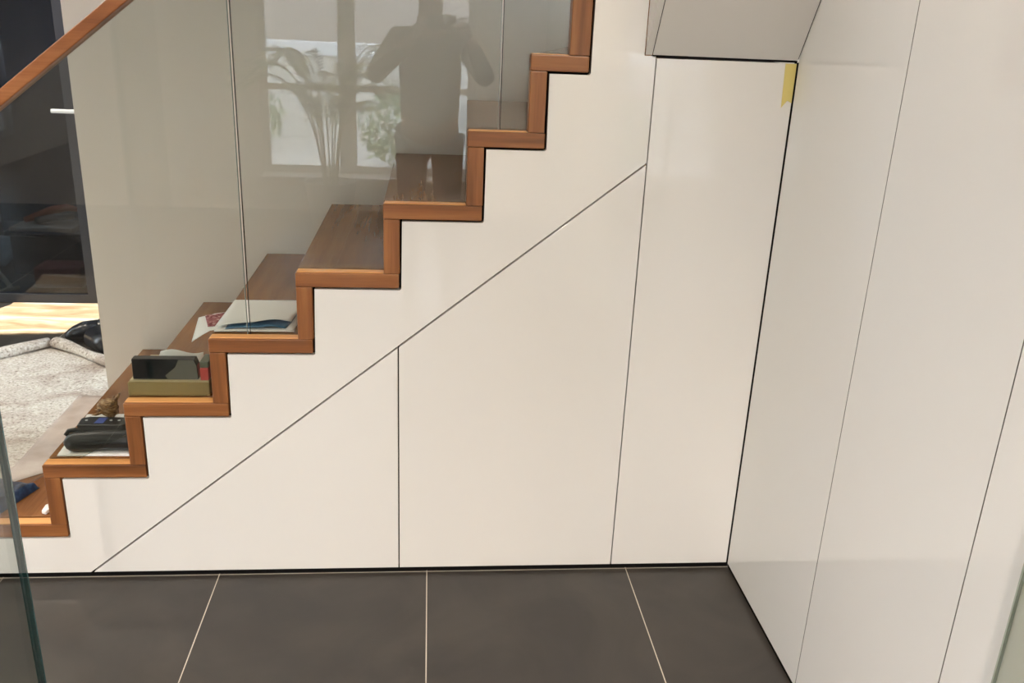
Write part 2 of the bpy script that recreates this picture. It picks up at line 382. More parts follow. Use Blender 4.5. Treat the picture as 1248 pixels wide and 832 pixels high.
# ------------------------------------------------------------------ white cladding under the flight
G = .003   # joint
dl, dr = (-.951, .015), (.5535, 1.216)      # ends of the long diagonal joint
def zd(x): return dl[1] + (dr[1]-dl[1])*(x-dl[0])/(dr[0]-dl[0])
dn = math.hypot(dr[0]-dl[0], dr[1]-dl[1]); off = G*dn/(dr[0]-dl[0])
def rounded(pts, idx, r, n=5):
    out = []
    for i, p in enumerate(pts):
        if i in idx:
            a = Vector(pts[i-1])-Vector(p); b = Vector(pts[(i+1) % len(pts)])-Vector(p); a.normalize(); b.normalize(); P = Vector(p)
            c = P+(a+b)*r
            for t in range(n+1):
                th = t/n*PI/2; q = c - a*r*math.sin(th)*0 - (b*r*math.cos(th) + a*r*math.sin(th)); out.append((q.x, q.y))
        else: out.append(tuple(p))
    return out
gap = .0058
poly = [(-1.286, .0155), (dl[0]-.004, .0155), (dr[0]-.0, zd(dr[0])+off*.5)]
poly += [(.5535, 1.479), (.5245, 1.479), (.5245, 2.745), (.388+gap, 2.745)]
idx = []
for k in range(7, -1, -1):
    zb = TOP[k]-TT-gap
    poly.append((END[k]+gap, zb)); idx.append(len(poly)-1)
    poly.append((NOSE[k]+RT+gap, zb))
poly.append((NOSE[0]+RT+gap, .0156)); poly[0] = (NOSE[0]+RT+gap+.001, .0155)
poly = rounded(poly, idx, .007)
bm = new(); prism(bm, poly, 0, .019)
sp = thing('stair_side_panel', (-.5, .01, .015), 'white lacquered cladding panel stepping up beneath the wooden treads', 'wall panel')
obj('panel', bm, M['lacquer'], sp)
bm = new()
pb = [(-1.27, .016), (-.97, .016), (.52, 1.205), (.52, 1.47), (.40, 1.47), (.40, 1.43)]
for k in range(7, 0, -1):
    pb += [(END[k]-.004, TOP[k]-TT-.0015), (NOSE[k]+RT+.0012, TOP[k]-TT-.0015)]
    if k > 1: pass
pb += [(END[0], TOP[0]-TT-.0015), (-1.27, TOP[0]-TT-.0015)]
# black backing strip visible through the shadow joints
bm2 = new()
for k in range(8):
    zt = TOP[k]-TT-.0012
    bx(bm2, (NOSE[k]+.002), END[k]+.02 if k < 7 else .40, .0195, .034, zt-.05, zt)
    zr = TOP[k+1]-TT-.002 if k < 7 else 2.2
    bx(bm2, END[k]+.0006, END[k]+.05, .0195, .034, zt, zr)
bm.free()
obj('backing_strip', bm2, M['dark_void'], sp)
bm = new(); prism(bm, [(dl[0]-.05, .03), (dl[0]+.03, .0165), (dl[0]+.03, zd(dl[0]+.03)+.03), (.53, zd(.53)+.04), (.50, zd(.50)+.05)], .0195, .034); obj('backing_strip', bm, M['dark_void'], sp)

def cupboard(label, pts, inset=.0012, depth=.5, group=None, strip=False):
    cx = sum(p[0] for p in pts)/len(pts)
    t = thing('understair_cupboard', (cx, .02, .0155), label, 'cupboard', group)
    bm = new(); prism(bm, pts, 0, .019); obj('door', bm, M['lacquer'], t, bevel=.0008)
    c = Vector((cx, sum(p[1] for p in pts)/len(pts)))
    q = []
    for p in pts:
        v = Vector(p)-c; q.append(tuple(c + v*(1-.004/max(v.length, .1))+Vector((0, .001))))
    bm = new(); prism(bm, q, .0195, depth); obj('carcass', bm, M['dark_carcass'], t)
    if strip: box_obj('gap_strip', (.9150, .9345, -.0034, .019, .0155, 1.476), M['dark_void'], t)
    return t
cupboard('low triangular white cupboard under the foot of the stairs, left of the short upright joint',
         [(dl[0]+.0045, .0155), (-.0815, .0155), (-.0815, zd(-.0815)-off*1.)], group=None)
cupboard('wide white cupboard with sloping top between the triangular one and the tall door',
         [(-.0780, .0155), (.5535, .0155), (.5535, zd(.5535)-off*1.), (-.0780, zd(-.0785)-off*1.)], group=None)
cupboard('tall narrow rectangular white cupboard in the corner with a yellow sticker on top',
         [(.5565, .0155), (.9140, .0155), (.9140, 1.474), (.5565, 1.474)], group=None, depth=.28, strip=True)
# dark strip behind the joint over the tall door
# ------------------------------------------------------------------ boxed underside of the upper flight
SM = 1.62
def soff(x0, x1, lift=0., z_top=2.6):
    bm = new(); za = 1.4815+lift; zb = z_top
    prism(bm, [(-.0005, za), (-(zb-za)/SM, zb), (-.0005, zb)], x0, x1, 'x'); return bm
so = thing('stair_soffit', (.72, -.1, 1.48), 'pale boxed underside of the upper flight sloping over the tall cupboard', 'soffit')
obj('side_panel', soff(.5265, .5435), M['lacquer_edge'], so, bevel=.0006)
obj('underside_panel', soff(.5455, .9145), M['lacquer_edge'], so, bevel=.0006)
obj('joint', soff(.5432, .5458, .004), M['dark_void'], so); obj('joint', soff(.9146, .9165, .003), M['dark_void'], so)
box_obj('shadow_strip', (.5455, .914, .0, .018, 1.4762, 1.481), M['dark_void'], so)

# ------------------------------------------------------------------ tall units along the right
def tall(label, y0, y1, body=True):
    t = thing('tall_cabinet', (X_R+.01, (y0+y1)/2, .0155), label, 'cabinet')
    bm = new(); bx(bm, X_R, X_R+.019, y0+.0014, y1-.0014, .0155, 2.60)
    bm.faces.ensure_lookup_table()
    for f in bm.faces:
        f.normal_update()
        if abs(f.normal.y) > .9: f.material_index = 1
    obj('door', bm, [M['lacquer'], M['gap_shade']], t)
    box_obj('carcass', (X_R+.0195, .984, y0+.0022, y1-.0022, .0156, 2.598), M['dark_carcass'], t)
tall('tall white gloss cabinet front nearest the corner beside the cupboard with the sticker', -.540, -.003)
tall('tall white gloss cabinet front in the middle of the right-hand row', -1.042, -.540)
tall('narrow white gloss cabinet front next to the greenish glass at the lower right edge', -1.168, -1.042)
bm = new(); bx(bm, X_R-.006, X_R, -2.0, -1.1725, .0005, 2.15)
gp = tag(obj('glass_sheet', bm, M['window_glass'], bevel=.0), 'upright greenish glass sheet against the white units at lower right', 'glass panel')
box_obj('polished_edge', (X_R-.0062, X_R, -1.1725, -1.1695, .0005, 2.15), M['glass_pale'], gp)
bm = new(); bx(bm, X_R+.001, X_R+.018, -5.08, -1.170, .0005, 2.60)
tag(obj('painted_panel', bm, mat('grey_green_paint', srgb(222, 220, 204), .3)), 'grey-green painted panel behind the glass at the lower right edge', 'wall panel')

# ------------------------------------------------------------------ glass balustrade on the stairs
def stair_z(x): return .172-.22 + (x+1.29)*.795
def rail_z(x): return 1.5565 + .783*(x+.70)         # underside of the rail at x
bal = thing('glass_balustrade', (-.6, .042, .5), 'clear glass balustrade in three panes with wooden rail, rising along the stair edge', 'balustrade')
def gpane(x0, x1):
    bm = new(); top = lambda x: rail_z(x)+.004
    pts = [(x0, max(.0155, stair_z(x0)+.02)), (x1, max(.016, stair_z(x1)+.02)), (x1, top(x1)), (x0, top(x0))]
    prism(bm, pts, GY0, GY1)
    bm.faces.ensure_lookup_table()
    t = obj('glass_pane', bm, M['glass'], bal)
    return t
JX1, JX2 = -.4785, .1745
p1 = gpane(-1.60, JX1-.0028)
p2 = gpane(JX1+.0028, JX2-.0022)
p3 = gpane(JX2+.0022, .386)
for p, xa, s in ((p1, JX1-.0028, -1), (p2, JX1+.0028, 1), (p2, JX2-.0022, -1), (p3, JX2+.0022, 1)):
    bm = new(); zz0 = stair_z(xa)+.05; zz1 = rail_z(xa)
    bx(bm, min(xa, xa+s*.0012), max(xa, xa+s*.0012), GY0-.0002, GY1+.0002, zz0, zz1)
    q = obj('polished_edge', bm, M['glass_joint'] if s < 0 else M['dark_joint'], p); q.location = Vector((0, 0, 0))
# handrail along the glass
bm = new(); xa, xb = -1.75, .40
def sec(x): z = rail_z(x); return [(x, GY0-.020, z), (x, GY1+.020, z), (x, GY1+.020, z+.0375), (x, GY0-.020, z+.0375)]
A = [bm.verts.new(p) for p in sec(xa)]; B = [bm.verts.new(p) for p in sec(xb)]
bm.faces.new(A[::-1]); bm.faces.new(B)
for i in range(4): bm.faces.new((A[i], A[(i+1)%4], B[(i+1)%4], B[i]))
hr = obj('handrail', bm, M['handrail'], bal, bevel=.003); hr['label'] = 'sloping brown wooden handrail'

# free-standing glass screen in front, at the left edge of the view
bm = new(); bx(bm, -.917, -.900, -.85, -.462, .0005, 2.0)
gs = tag(obj('glass_screen', bm, M['glass']), 'free-standing glass screen with thick dark teal edge in front of the stair foot', 'glass screen')
box_obj('dark_edge', (-.9168, -.9002, -.4620, -.4565, .0005, 2.0), M['glass_edge'], gs)
box_obj('polished_arris', (-.9172, -.9120, -.4566, -.4535, .0005, 2.0), M['glass_arris'], gs)
box_obj('edge_clip', (-.921, -.896, -.475, -.450, .0006, .012), M['steel'], gs, bevel=.001)

# yellow sticker on the tall door
bm = new(); fs = prism(bm, [(.8845, 1.4735), (.9135, 1.4735), (.9138, 1.378), (.902, 1.384), (.888, 1.366)], -.0008, -.0001)
tag(obj('sticky_note', bm, M['yellow_note']), 'pale yellow paper strip with torn end stuck at top corner of tall cupboard', 'sticker')

# ------------------------------------------------------------------ things lying on the treads
def sheet(name, corners, m, nx=14, ny=14, thick=.0006, z=None, parent=None, wav=.0, zf=None, label=None):
    """thin sheet spanned by four corners (x,y,z), optionally warped by zf(u,v)"""
    c = [Vector(p) for p in corners]; bm = new(); g = []
    for j in range(ny+1):
        row = []
        for i in range(nx+1):
            u, v = i/nx, j/ny
            p = c[0]*(1-u)*(1-v)+c[1]*u*(1-v)+c[2]*u*v+c[3]*(1-u)*v
            if zf: p = p + Vector((0, 0, zf(u, v)))
            row.append(bm.verts.new(p))
        g.append(row)
    for j in range(ny):
        for i in range(nx): bm.faces.new((g[j][i], g[j][i+1], g[j+1][i+1], g[j+1][i]))
    bmesh.ops.recalc_face_normals(bm, faces=bm.faces[:])
    o = obj(name, bm, m, parent, smooth=True)
    s = o.modifiers.new('sol', 'SOLIDIFY'); s.thickness = thick; s.offset = 1
    return o

# tread 4: papers
z4 = .728
pr = sheet('printed_sheet', [(-.634, .055, z4+.001), (-.50, .085, z4+.001), (-.53, .245, z4+.001), (-.646, .190, z4+.001)], M['paper'],
           zf=lambda u, v: -.030*max(0, 1-u*2.7)**1.1*(1-v*.8))
tag(pr, 'sheet with red line drawing hanging over the tread edge, left of the white letters', 'paper')
rp = sheet('red_drawing', [(-.598, .092, z4+.0022), (-.528, .112, z4+.0022), (-.540, .238, z4+.0022), (-.628, .19, z4+.0022)], M['red_print'], pr and 10, 10, .0003, parent=pr)
rp['label'] = 'red line drawing'
ls = sheet('letter', [(-.572, .050, z4+.003), (-.361, .052, z4+.003), (-.361, .20, z4+.003), (-.56, .20, z4+.003)], M['paper'], thick=.0035)
tag(ls, 'flat white letter at the bottom of the pile against the riser', 'paper')
def curl(u, v):
    return .004 + .011*math.exp(-((u-.78)/.22)**2)*max(0, 1-v*1.8) + .004*math.sin(u*5)*(1-v)
bl = sheet('folded_brochure', [(-.545, .060, z4+.0068), (-.385, .068, z4+.0068), (-.372, .20, z4+.0068), (-.545, .19, z4+.0068)], M['blue_print'], zf=lambda u, v: curl(u, v)*.8-.0025, thick=.0005)
tag(bl, 'blue brochure curling out from under the top white letter', 'brochure')
tl = sheet('open_letter', [(-.572, .066, z4+.008), (-.376, .105, z4+.010), (-.365, .305, z4+.008), (-.568, .305, z4+.0075)], M['paper'], zf=lambda u, v: curl(u, v)*1.2, thick=.0007)
tag(tl, 'large crumpled white letter on top of the paper pile', 'paper')

# tread 3: books and box
z3 = .543
t = thing('book', (-.70, .15, z3), 'thick olive cloth-bound book at the bottom of the stack on the third tread', 'book')
box_obj('cover', (-.812, -.5952, .0485, .25, z3+.0003, z3+.040), M['olive'], t, bevel=.003)
box_obj('page_block', (-.806, -.5962, .0505, .246, z3+.0402, z3+.0455), M['olive_top'], t, bevel=.001)
t = thing('presentation_box', (-.71, .15, z3+.0458), 'glossy black box with a grey reflection painted on its end on top of the olive book', 'box')
bm = new(); prism(bm, [(-.798, z3+.0462), (-.624, z3+.0462), (-.626, z3+.088), (-.632, z3+.105), (-.798, z3+.105)], .056, .086); obj('lid', bm, M['black_gloss'], t, bevel=.0025)
bm = new(); prism(bm, [(-.706, z3+.047), (-.6256, z3+.047), (-.6275, z3+.087), (-.634, z3+.1035), (-.674, z3+.1035), (-.684, z3+.082), (-.712, z3+.058)], .0552, .0556); obj('painted_reflection', bm, M['grey_reflection'], t)  # grey patch painted as a reflection on the glossy front
tag(box_obj('book', (-.618, -.5955, .050, .13, z3+.0459, z3+.080), M['red_cover'], bevel=.002), 'small red-covered book squeezed between black box and riser', 'book')
tag(box_obj('book', (-.619, -.5955, .056, .12, z3+.0803, z3+.098), M['green_cover'], bevel=.002), 'thin grey-green book lying on the small red one', 'book')
tag(sheet('leaflet', [(-.76, .120, z3+.047), (-.625, .125, z3+.047), (-.63, .15, z3+.093), (-.745, .145, z3+.095)], M['paper'], 8, 8, .001, zf=lambda u, v: .006*math.sin(u*6)), 'grey leaflet poking up behind the black box', 'leaflet')

# tread 2
z2 = .358
tp = sheet('sheet_of_card', [(-1.024, .052, z2+.001), (-.8135, .050, z2+.001), (-.8135, .33, z2+.001), (-1.038, .325, z2+.001)], M['paper'], thick=.0025)
tag(tp, 'cream card sheet lying beneath the black pouch and the remote', 'card')
# soft black case
bm = new(); n = 22; pts = []; rr = []
for i in range(n):
    u = i/(n-1); x = -1.012 + .192*u; pts.append((x, .077+.008*math.sin(u*1.6), z2+.0035+.0290 - .002*math.cos(u*5)))
    rr.append(.0285*math.sqrt(max(.02, 1-(1-min(1, u/.20))**2))*(1 if u < .9 else math.sqrt(max(.05, 1-((u-.9)/.1)**2))))
tube(bm, pts, rr, 20, flat=1.)
case = tag(obj('soft_case', bm, M['black_rubber'], smooth=True), 'curved black rounded case on the cream card by the glass', 'case')
bm = new()
tube(bm, [(-1.010, .090, z2+.046), (-1.002, .096, z2+.057), (-.985, .096, z2+.0605), (-.965, .092, z2+.060)], [.006, .007, .007, .004], 8)
obj('flap_seam', bm, M['black_rubber'], case, smooth=True)
# remote
t = thing('remote_control', (-.95, .235, z2+.004), 'dark remote control with blue label lying behind the black case', 'remote control')
bm = new(); prism(bm, [(-1.022, .200), (-.893, .200), (-.882, .214), (-.882, .255), (-1.005, .262), (-1.026, .25)], z2+.0042, z2+.026, 'z'); obj('body', bm, M['black_plastic'], t, bevel=.003)
bm = new(); prism(bm, [(-.978, .212), (-.952, .212), (-.948, .25), (-.974, .25)], z2+.0261, z2+.0268, 'z'); obj('label', bm, M['blue_label'], t)
for x in (-1.005, -.935, -.912):
    bm = new(); lathe(bm, [(.004, 0), (.004, .0015)], 10, (x, .232, z2+.0261)); obj('button', bm, M['pale_key'], t)
# spiny shell behind the remote
bm = new(); c0 = Vector((-.945, .292, z2+.004+.022))
prof = []
for i in range(16):
    u = i/15; r = .030*math.sin(PI*min(1, u*1.05)**.7)*(1-.3*u)+.0015
    prof.append((c0+Vector((-.012+.045*u-.02, 0, -.004+.052*u)), r))
tube(bm, [p for p, r in prof], [r*(1+.22*(i % 3 == 0)) for i, (p, r) in enumerate(prof)], 18)
for ring in range(4):
    for a in range(7):
        th = 2*PI*a/7+ring*.4; i = 3+ring*3; p, r = prof[i]
        dv = Vector((math.cos(th)*.75, math.sin(th), math.cos(th)*.5+.25)).normalized()
        tube(bm, [p+dv*r*.7, p+dv*(r+.007), p+dv*(r+.018)+Vector((0, 0, .005))], [.0055, .0035, .0006], 6)
tag(obj('sea_shell', bm, M['shell'], smooth=True), 'brown spiny sea shell behind the remote control', 'shell')
t = thing('key_fob', (-.905, .29, z2+.004), 'small black fob with white tip beside the sea shell', 'key fob')
box_obj('fob', (-.912, -.883, .27, .315, z2+.0042, z2+.028), M['black_plastic'], t, bevel=.006, segs=3)
box_obj('tip', (-.905, -.888, .295, .315, z2+.0282, z2+.036), M['paper'], t, bevel=.002)

# tread 1: thin translucent film, folded denim and a paper scrap
m = mat('pale_film', (.90, .79, .75, 1), .45, spec=.5); M['film'] = m; nt = m.node_tree; b = nt.nodes['Principled BSDF']
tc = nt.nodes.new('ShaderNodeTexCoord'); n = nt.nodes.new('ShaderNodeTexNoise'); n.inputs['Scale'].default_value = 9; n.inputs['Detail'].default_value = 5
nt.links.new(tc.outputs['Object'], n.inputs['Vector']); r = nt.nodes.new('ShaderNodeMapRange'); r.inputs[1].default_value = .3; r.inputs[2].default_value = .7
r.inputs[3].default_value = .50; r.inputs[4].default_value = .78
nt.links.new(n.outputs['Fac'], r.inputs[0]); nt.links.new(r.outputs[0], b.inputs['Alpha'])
fl = sheet('tread_film', [(-1.288, .20, .1728), (-1.06, .42, .1728), (-1.05, .90, .1728), (-1.288, .90, .1728)], m, thick=.0004, zf=lambda u, v: .0012*(1+math.sin(u*8+v*14)))  # thin translucent layer that makes the far part of the tread paler
tag(fl, 'pale translucent film over the far part of the bottom tread', 'film')
z1 = .172
bm = new(); pts = []
NX, NY = 26, 16; g = []
for j in range(NY+1):
    row = []
    for i in range(NX+1):
        u, v = i/NX, j/NY
        x = -1.275 + .122*u*(1-.42*abs(v-.75)*1.0); y = .055+.155*v - .0*u
        x = -1.275 + (.118 - .05*(1-v))*u
        edge = min(u*7+.3, 1, (1-u)*9, v*9, (1-v)*9); edge = max(0, edge)**.5
        zz = z1+.002+edge*(.042-.018*u+.007*math.sin(u*13+v*4)*math.cos(v*9)+.004*math.sin(v*23+u*5))
        row.append(bm.verts.new((x, y, zz)))
    g.append(row)
for j in range(NY):
    for i in range(NX): bm.faces.new((g[j][i], g[j][i+1], g[j+1][i+1], g[j+1][i]))
bd = [e for e in bm.edges if e.is_boundary]
r = bmesh.ops.extrude_edge_only(bm, edges=bd); nv = [v for v in r['geom'] if isinstance(v, bmesh.types.BMVert)]
for v in nv: v.co.z = z1+.0005
be = [e for e in bm.edges if e.is_boundary]; bmesh.ops.contextual_create(bm, geom=be)
tag(obj('folded_denim', bm, M['denim'], smooth=True), 'folded blue denim cloth on the bottom tread behind the glass screen', 'cloth')
bm = new(); prism(bm, [(-1.092, .058), (-1.078, .052), (-1.070, .075), (-1.078, .105), (-1.094, .092)], z1+.0005, z1+.012, 'z')
tag(obj('paper_scrap', bm, M['paper'], bevel=.003), 'small crumpled white paper scrap against the riser of the bottom tread', 'paper')

# ------------------------------------------------------------------ the hall floor behind the stairs
def flat(name, pts, z0, z1, m, bevel=.0, **k):
    bm = new(); prism(bm, pts, z0, z1, 'z'); return obj(name, bm, m, bevel=bevel, **k)
rnd = random.Random(3)
def jag(p, q, n, amp):
    out = []
    for i in range(n):
        u = i/n; out.append((p[0]+(q[0]-p[0])*u+rnd.uniform(-amp, amp)*(i > 0), p[1]+(q[1]-p[1])*u+rnd.uniform(-amp, amp)*(i > 0)))
    return out
bd_pts = jag((-2.30, 2.02), (-1.30, 2.115), 26, .006)+jag((-1.30, 2.115), (-1.30, 2.545), 3, .002)+jag((-1.30, 2.545), (-2.235, 2.545), 3, .0)+jag((-2.235, 2.545), (-2.30, 2.02), 10, .012)
tag(flat('protective_board', bd_pts, .0008, .006, M['ply']), 'sunlit stained board with ragged edge on the floor before the dark door', 'board')

# felt drop cloth with rolled-up far edges
FC = [(-1.60, -.02+.96), (-1.20, .96)]
bm = new(); NX, NY = 40, 50; g = []
A, Bc, Cc, Dc = Vector((-2.75, .30)), Vector((-1.305, .30)), Vector((-1.305, 1.60)), Vector((-1.772, 1.875))
def edge_far(x):
    return 1.875 + (x+1.772)*(1.10 if x < -1.772 else -.74)
for j in range(NY+1):
    row = []
    for i in range(NX+1):
        x = -2.9+(1.6)*i/NX; yf = edge_far(x); y = -.6+(yf+.6)*j/NY
        z = .004+.0035*(math.sin(x*9+y*4)+math.sin(y*11-x*5)) + .004
        row.append(bm.verts.new((x, y, max(.003, z))))
    g.append(row)
for j in range(NY):
    for i in range(NX): bm.faces.new((g[j][i], g[j][i+1], g[j+1][i+1], g[j+1][i]))
fc = obj('drop_cloth', bm, M['fleece'], smooth=True); s = fc.modifiers.new('sol', 'SOLIDIFY'); s.thickness = .003; s.offset = 1
tag(fc, 'speckled grey felt drop cloth covering the hall floor left of the stairs', 'drop cloth')
def roll(p, q, n=16, r0=.026):
    bm = new(); pts = []; rr = []
    for i in range(n):
        u = i/(n-1); x = p[0]+(q[0]-p[0])*u; y = p[1]+(q[1]-p[1])*u+.008*math.sin(u*7)
        r = r0*(1+.14*math.sin(u*9+1)); pts.append((x, y, r*.78+.006)); rr.append(r)
    tube(bm, pts, rr, 14, flat=.8)
    return obj('rolled_edge', bm, M['fleece'], fc, smooth=True)
roll((-2.45, 1.14), (-1.790, 1.866), r0=.030); roll((-1.755, 1.862), (-1.30, 1.525), r0=.028)
# black boots / pipe end lying by the wall
t = thing('rubber_boot', (-1.56, 1.92, 0), 'black rubber boot lying on its side beside the white wall end', 'boot')
bm = new(); tube(bm, [(-1.74, 1.95, .030), (-1.70, 1.955, .042), (-1.66, 1.97, .050), (-1.59, 1.98, .054)], [.018, .036, .047, .050], 20, cap=True); obj('foot', bm, M['black_pipe'], t, smooth=True)
bm = new(); seg = 24; pa = [(-1.59, 1.98, .056), (-1.45, 2.00, .060), (-1.32, 2.02, .060)]
for rr_, mi in ((.052, 0), (.046, 0)): tube(bm, pa, rr_, seg, cap=False)
obj('shaft', bm, M['black_pipe'], t, smooth=True)
t = thing('rubber_boot', (-1.5, 1.80, 0), 'black rubber boot with open top facing the rolled cloth edge', 'boot')
bm = new(); tube(bm, [(-1.575, 1.87, .056), (-1.50, 1.79, .054), (-1.45, 1.735, .052)], [.054, .050, .046], seg, cap=False)
o = obj('shaft', bm, M['black_pipe'], t, smooth=True); s = o.modifiers.new('sol', 'SOLIDIFY'); s.thickness = .004; s.offset = -1
bm = new(); tube(bm, [(-1.45, 1.735, .052), (-1.42, 1.705, .045), (-1.36, 1.68, .034), (-1.32, 1.66, .024)], [.046, .044, .034, .018], 20); obj('foot', bm, M['black_pipe'], t, smooth=True)
tag(sheet('plastic_bag', [(-1.52, 1.755, .020), (-1.33, 1.63, .020), (-1.31, 1.68, .024), (-1.48, 1.80, .020)], M['paper'], 12, 8, .001, zf=lambda u, v: .004+.006*math.sin(u*11+v*3)), 'white plastic sheet crumpled under the black boots', 'plastic sheet')

# clutter in the dim room beyond the door
t = thing('storage_crate', (-2.27, 3.25, 0), 'black crate standing in the dark room beyond the glass door', 'crate')
bm = new(); bx(bm, -2.46, -2.07, 3.1, 3.5, .001, .24); obj('body', bm, M['crate'], t, bevel=.01)
bm = new(); bx(bm, -2.48, -2.05, 3.08, 3.52, .24, .262); obj('rim', bm, M['crate'], t, bevel=.006)
bm = new(); prism(bm, [(-2.46, 3.11), (-2.10, 3.10), (-2.08, 3.3), (-2.3, 3.38), (-2.45, 3.3)], .263, .29, 'z'); tag(obj('folded_card', bm, M['cardboard'], bevel=.006), 'pale folded card lying on the black crate beyond the door', 'card')
bm = new(); tube(bm, [(-2.40, 3.2, .315), (-2.33, 3.2, .335), (-2.24, 3.22, .372), (-2.16, 3.24, .385), (-2.11, 3.25, .372)], [.016, .024, .026, .022, .014], 12)
t2_ = tag(obj('hand_tool', bm, M['rust'], smooth=True), 'orange hand tool on the card on top of the crate', 'tool')
bm = new(); tube(bm, [(-2.33, 3.18, .315), (-2.22, 3.19, .335), (-2.12, 3.2, .34)], [.02, .024, .018], 12); obj('grip', bm, M['crate'], t2_, smooth=True)
tag(box_obj('toolbox', (-2.24, -1.98, 2.84, 3.02, .001, .12), M['redbox'], bevel=.01), 'dark red box on the floor in front of the black crate', 'box')
t = thing('trestle', (-2.45, 3.0, 0), 'timber trestle leg and foot in the dark room beyond the door', 'trestle')
bm = new(); tube(bm, [(-2.72, 3.06, .34), (-2.33, 2.76, .02)], .013, 8); obj('leg', bm, M['raw_wood'], t)
bm = new(); tube(bm, [(-2.42, 2.68, .014), (-2.31, 2.80, .014)], .013, 8); obj('foot', bm, M['raw_wood'], t)
tag(sheet('dust_cover', [(-3.0, 3.12, .05), (-2.52, 3.12, .02), (-2.52, 3.4, .14), (-3.0, 3.4, .22)], M['grey_cloth'], 16, 12, .004, zf=lambda u, v: .03*math.sin(u*9+v*5)*.6+.02), 'crumpled grey dust cover beside the trestle', 'cloth')
bm = new(); bx(bm, -2.79, -2.745, 3.62, 3.66, .001, 1.9)
pole = tag(obj('timber_batten', bm, M['crate']), 'dark upright batten leaning in the room beyond the door', 'batten')

# ------------------------------------------------------------------ ceiling lights out of view, added to fill the rooms
first = True
for (x, y) in [(-2.2, 1.5), (-3.4, 1.5), (-2.4, -1.0), (-.95, -1.0), (.5, -1.0), (-2.4, -3.2), (-.95, -3.2), (.5, -3.2)]:
    if y > 0: lab = 'round ceiling light added as fill in the hall behind the stairs, %s' % ('over the drop cloth' if x > -3 else 'beside the side window')
    else: lab = 'round unseen ceiling light for fill, %s one of the row %s' % (['left', 'middle', 'right'][[-2.4, -.95, .5].index(x)], ['nearer the stairs', 'nearer the window'][y < -2])
    t = thing('fill_ceiling_light', (x, y, CEIL), lab, 'ceiling light', 'unseen fill lights')
    bm = new(); lathe(bm, [(.055, -.006), (.055, -.0005), (.045, -.0005), (.045, -.006)], 28, (x, y, CEIL)); obj('ring', bm, M['sand'], t)
    bm = new(); lathe(bm, [(.044, -.005), (.044, -.001)], 24, (x, y, CEIL)); obj('lens', bm, M['lamp'], t)
    L = bpy.data.lights.new('fill_spot', 'SPOT'); L.energy = 60 if y > 0 else {-2.4: 46, -.95: 18, .5: 18}[x] if y > -2 else {-2.4: 50, -.95: 90, .5: 215}[x]; L.color = (1, .855, .72); L.spot_size = 2.5; L.spot_blend = .8; L.shadow_soft_size = .04
    lo = bpy.data.objects.new('fill_spot', L); COL.objects.link(lo); lo.location = (x, y, CEIL-.03)

t = thing('fill_ceiling_light', (-2.4, 3.4, 2.6), 'unseen round light added to brighten the dark room beyond the glass door', 'ceiling light', 'unseen fill lights')
bm = new(); lathe(bm, [(.055, -.006), (.055, -.0005), (.045, -.0005), (.045, -.006)], 28, (-2.4, 3.4, 2.6)); obj('ring', bm, M['sand'], t)
bm = new(); lathe(bm, [(.044, -.005), (.044, -.001)], 24, (-2.4, 3.4, 2.6)); obj('lens', bm, M['lamp'], t)
L = bpy.data.lights.new('fill_spot', 'SPOT'); L.energy = 26; L.color = (.75, .87, 1); L.spot_size = 2.2; L.spot_blend = .9; L.shadow_soft_size = .04  # added lamp that brightens the clutter behind the tinted door
lo = bpy.data.objects.new('fill_spot', L); COL.objects.link(lo); lo.location = (-2.4, 3.4, 2.57)

# ------------------------------------------------------------------ outside, seen in reflection
struct_out = [('ground', (-14, 12, -16, -5.26, -.32, -.14), M['paving']), ]
for n_, b_, m_ in struct_out: box_obj(n_, b_, m_, kind='structure')
box_obj('ground', (-16, -4.4, -5.2, 6, -.32, -.14), M['paving'], kind='structure')
t = thing('garden_wall', (0, -10.9, -.14), 'low pale garden wall with white coping outside the window', 'garden wall')
box_obj('masonry', (-9, 8, -11, -10.8, -.14, .98), M['render_low'], t)
box_obj('coping', (-9, 8, -11.08, -10.72, .98, 1.16), M['coping'], t, bevel=.01)
t = thing('brick_house', (0, -13, -.14), 'brown brick house front seen across the garden', 'house')
box_obj('brick_front', (-11, 10, -14.2, -13, -.14, 2.9), M['brick'], t)
box_obj('roof', (-11.3, 10.3, -14.4, -12.7, 2.9, 3.1), M['anthracite'], t)
def shrub(x, y, w, h, label):
    r = random.Random(int(x*100)+5); bm = new()
    for i in range(700):
        th, ph = r.uniform(0, 2*PI), math.acos(r.uniform(-1, 1)); q = r.uniform(.6, 1)
        c = Vector((x+w*q*math.sin(ph)*math.cos(th), y+w*.6*q*math.sin(ph)*math.sin(th), -.14+h/2+h/2*q*math.cos(ph)))
        s = r.uniform(.03, .06); M3 = Euler((r.uniform(0, 6), r.uniform(0, 6), r.uniform(0, 6))).to_matrix()
        bm.faces.new([bm.verts.new(c+M3 @ Vector(p)*s) for p in ((-1,0,0),(0,-.45,0),(1,0,0),(0,.45,0))])
    t = thing('shrub', (x, y, -.14), label, 'shrub')
    obj('foliage', bm, M['shrub'], t)
    bm = new()
    for k in range(5): tube(bm, [(x, y, -.14), (x+w*.5*math.cos(k*1.3), y+w*.3*math.sin(k*1.3), -.14+h*.7)], [.015, .006], 6)
    obj('stem', bm, M['stem'], t)
shrub(-.35, -8.2, .5, .95, 'green shrub outside, right beside the photographer in the reflection')
shrub(-2.4, -9.5, .6, .8, 'green shrub outside near the left end of the garden wall')

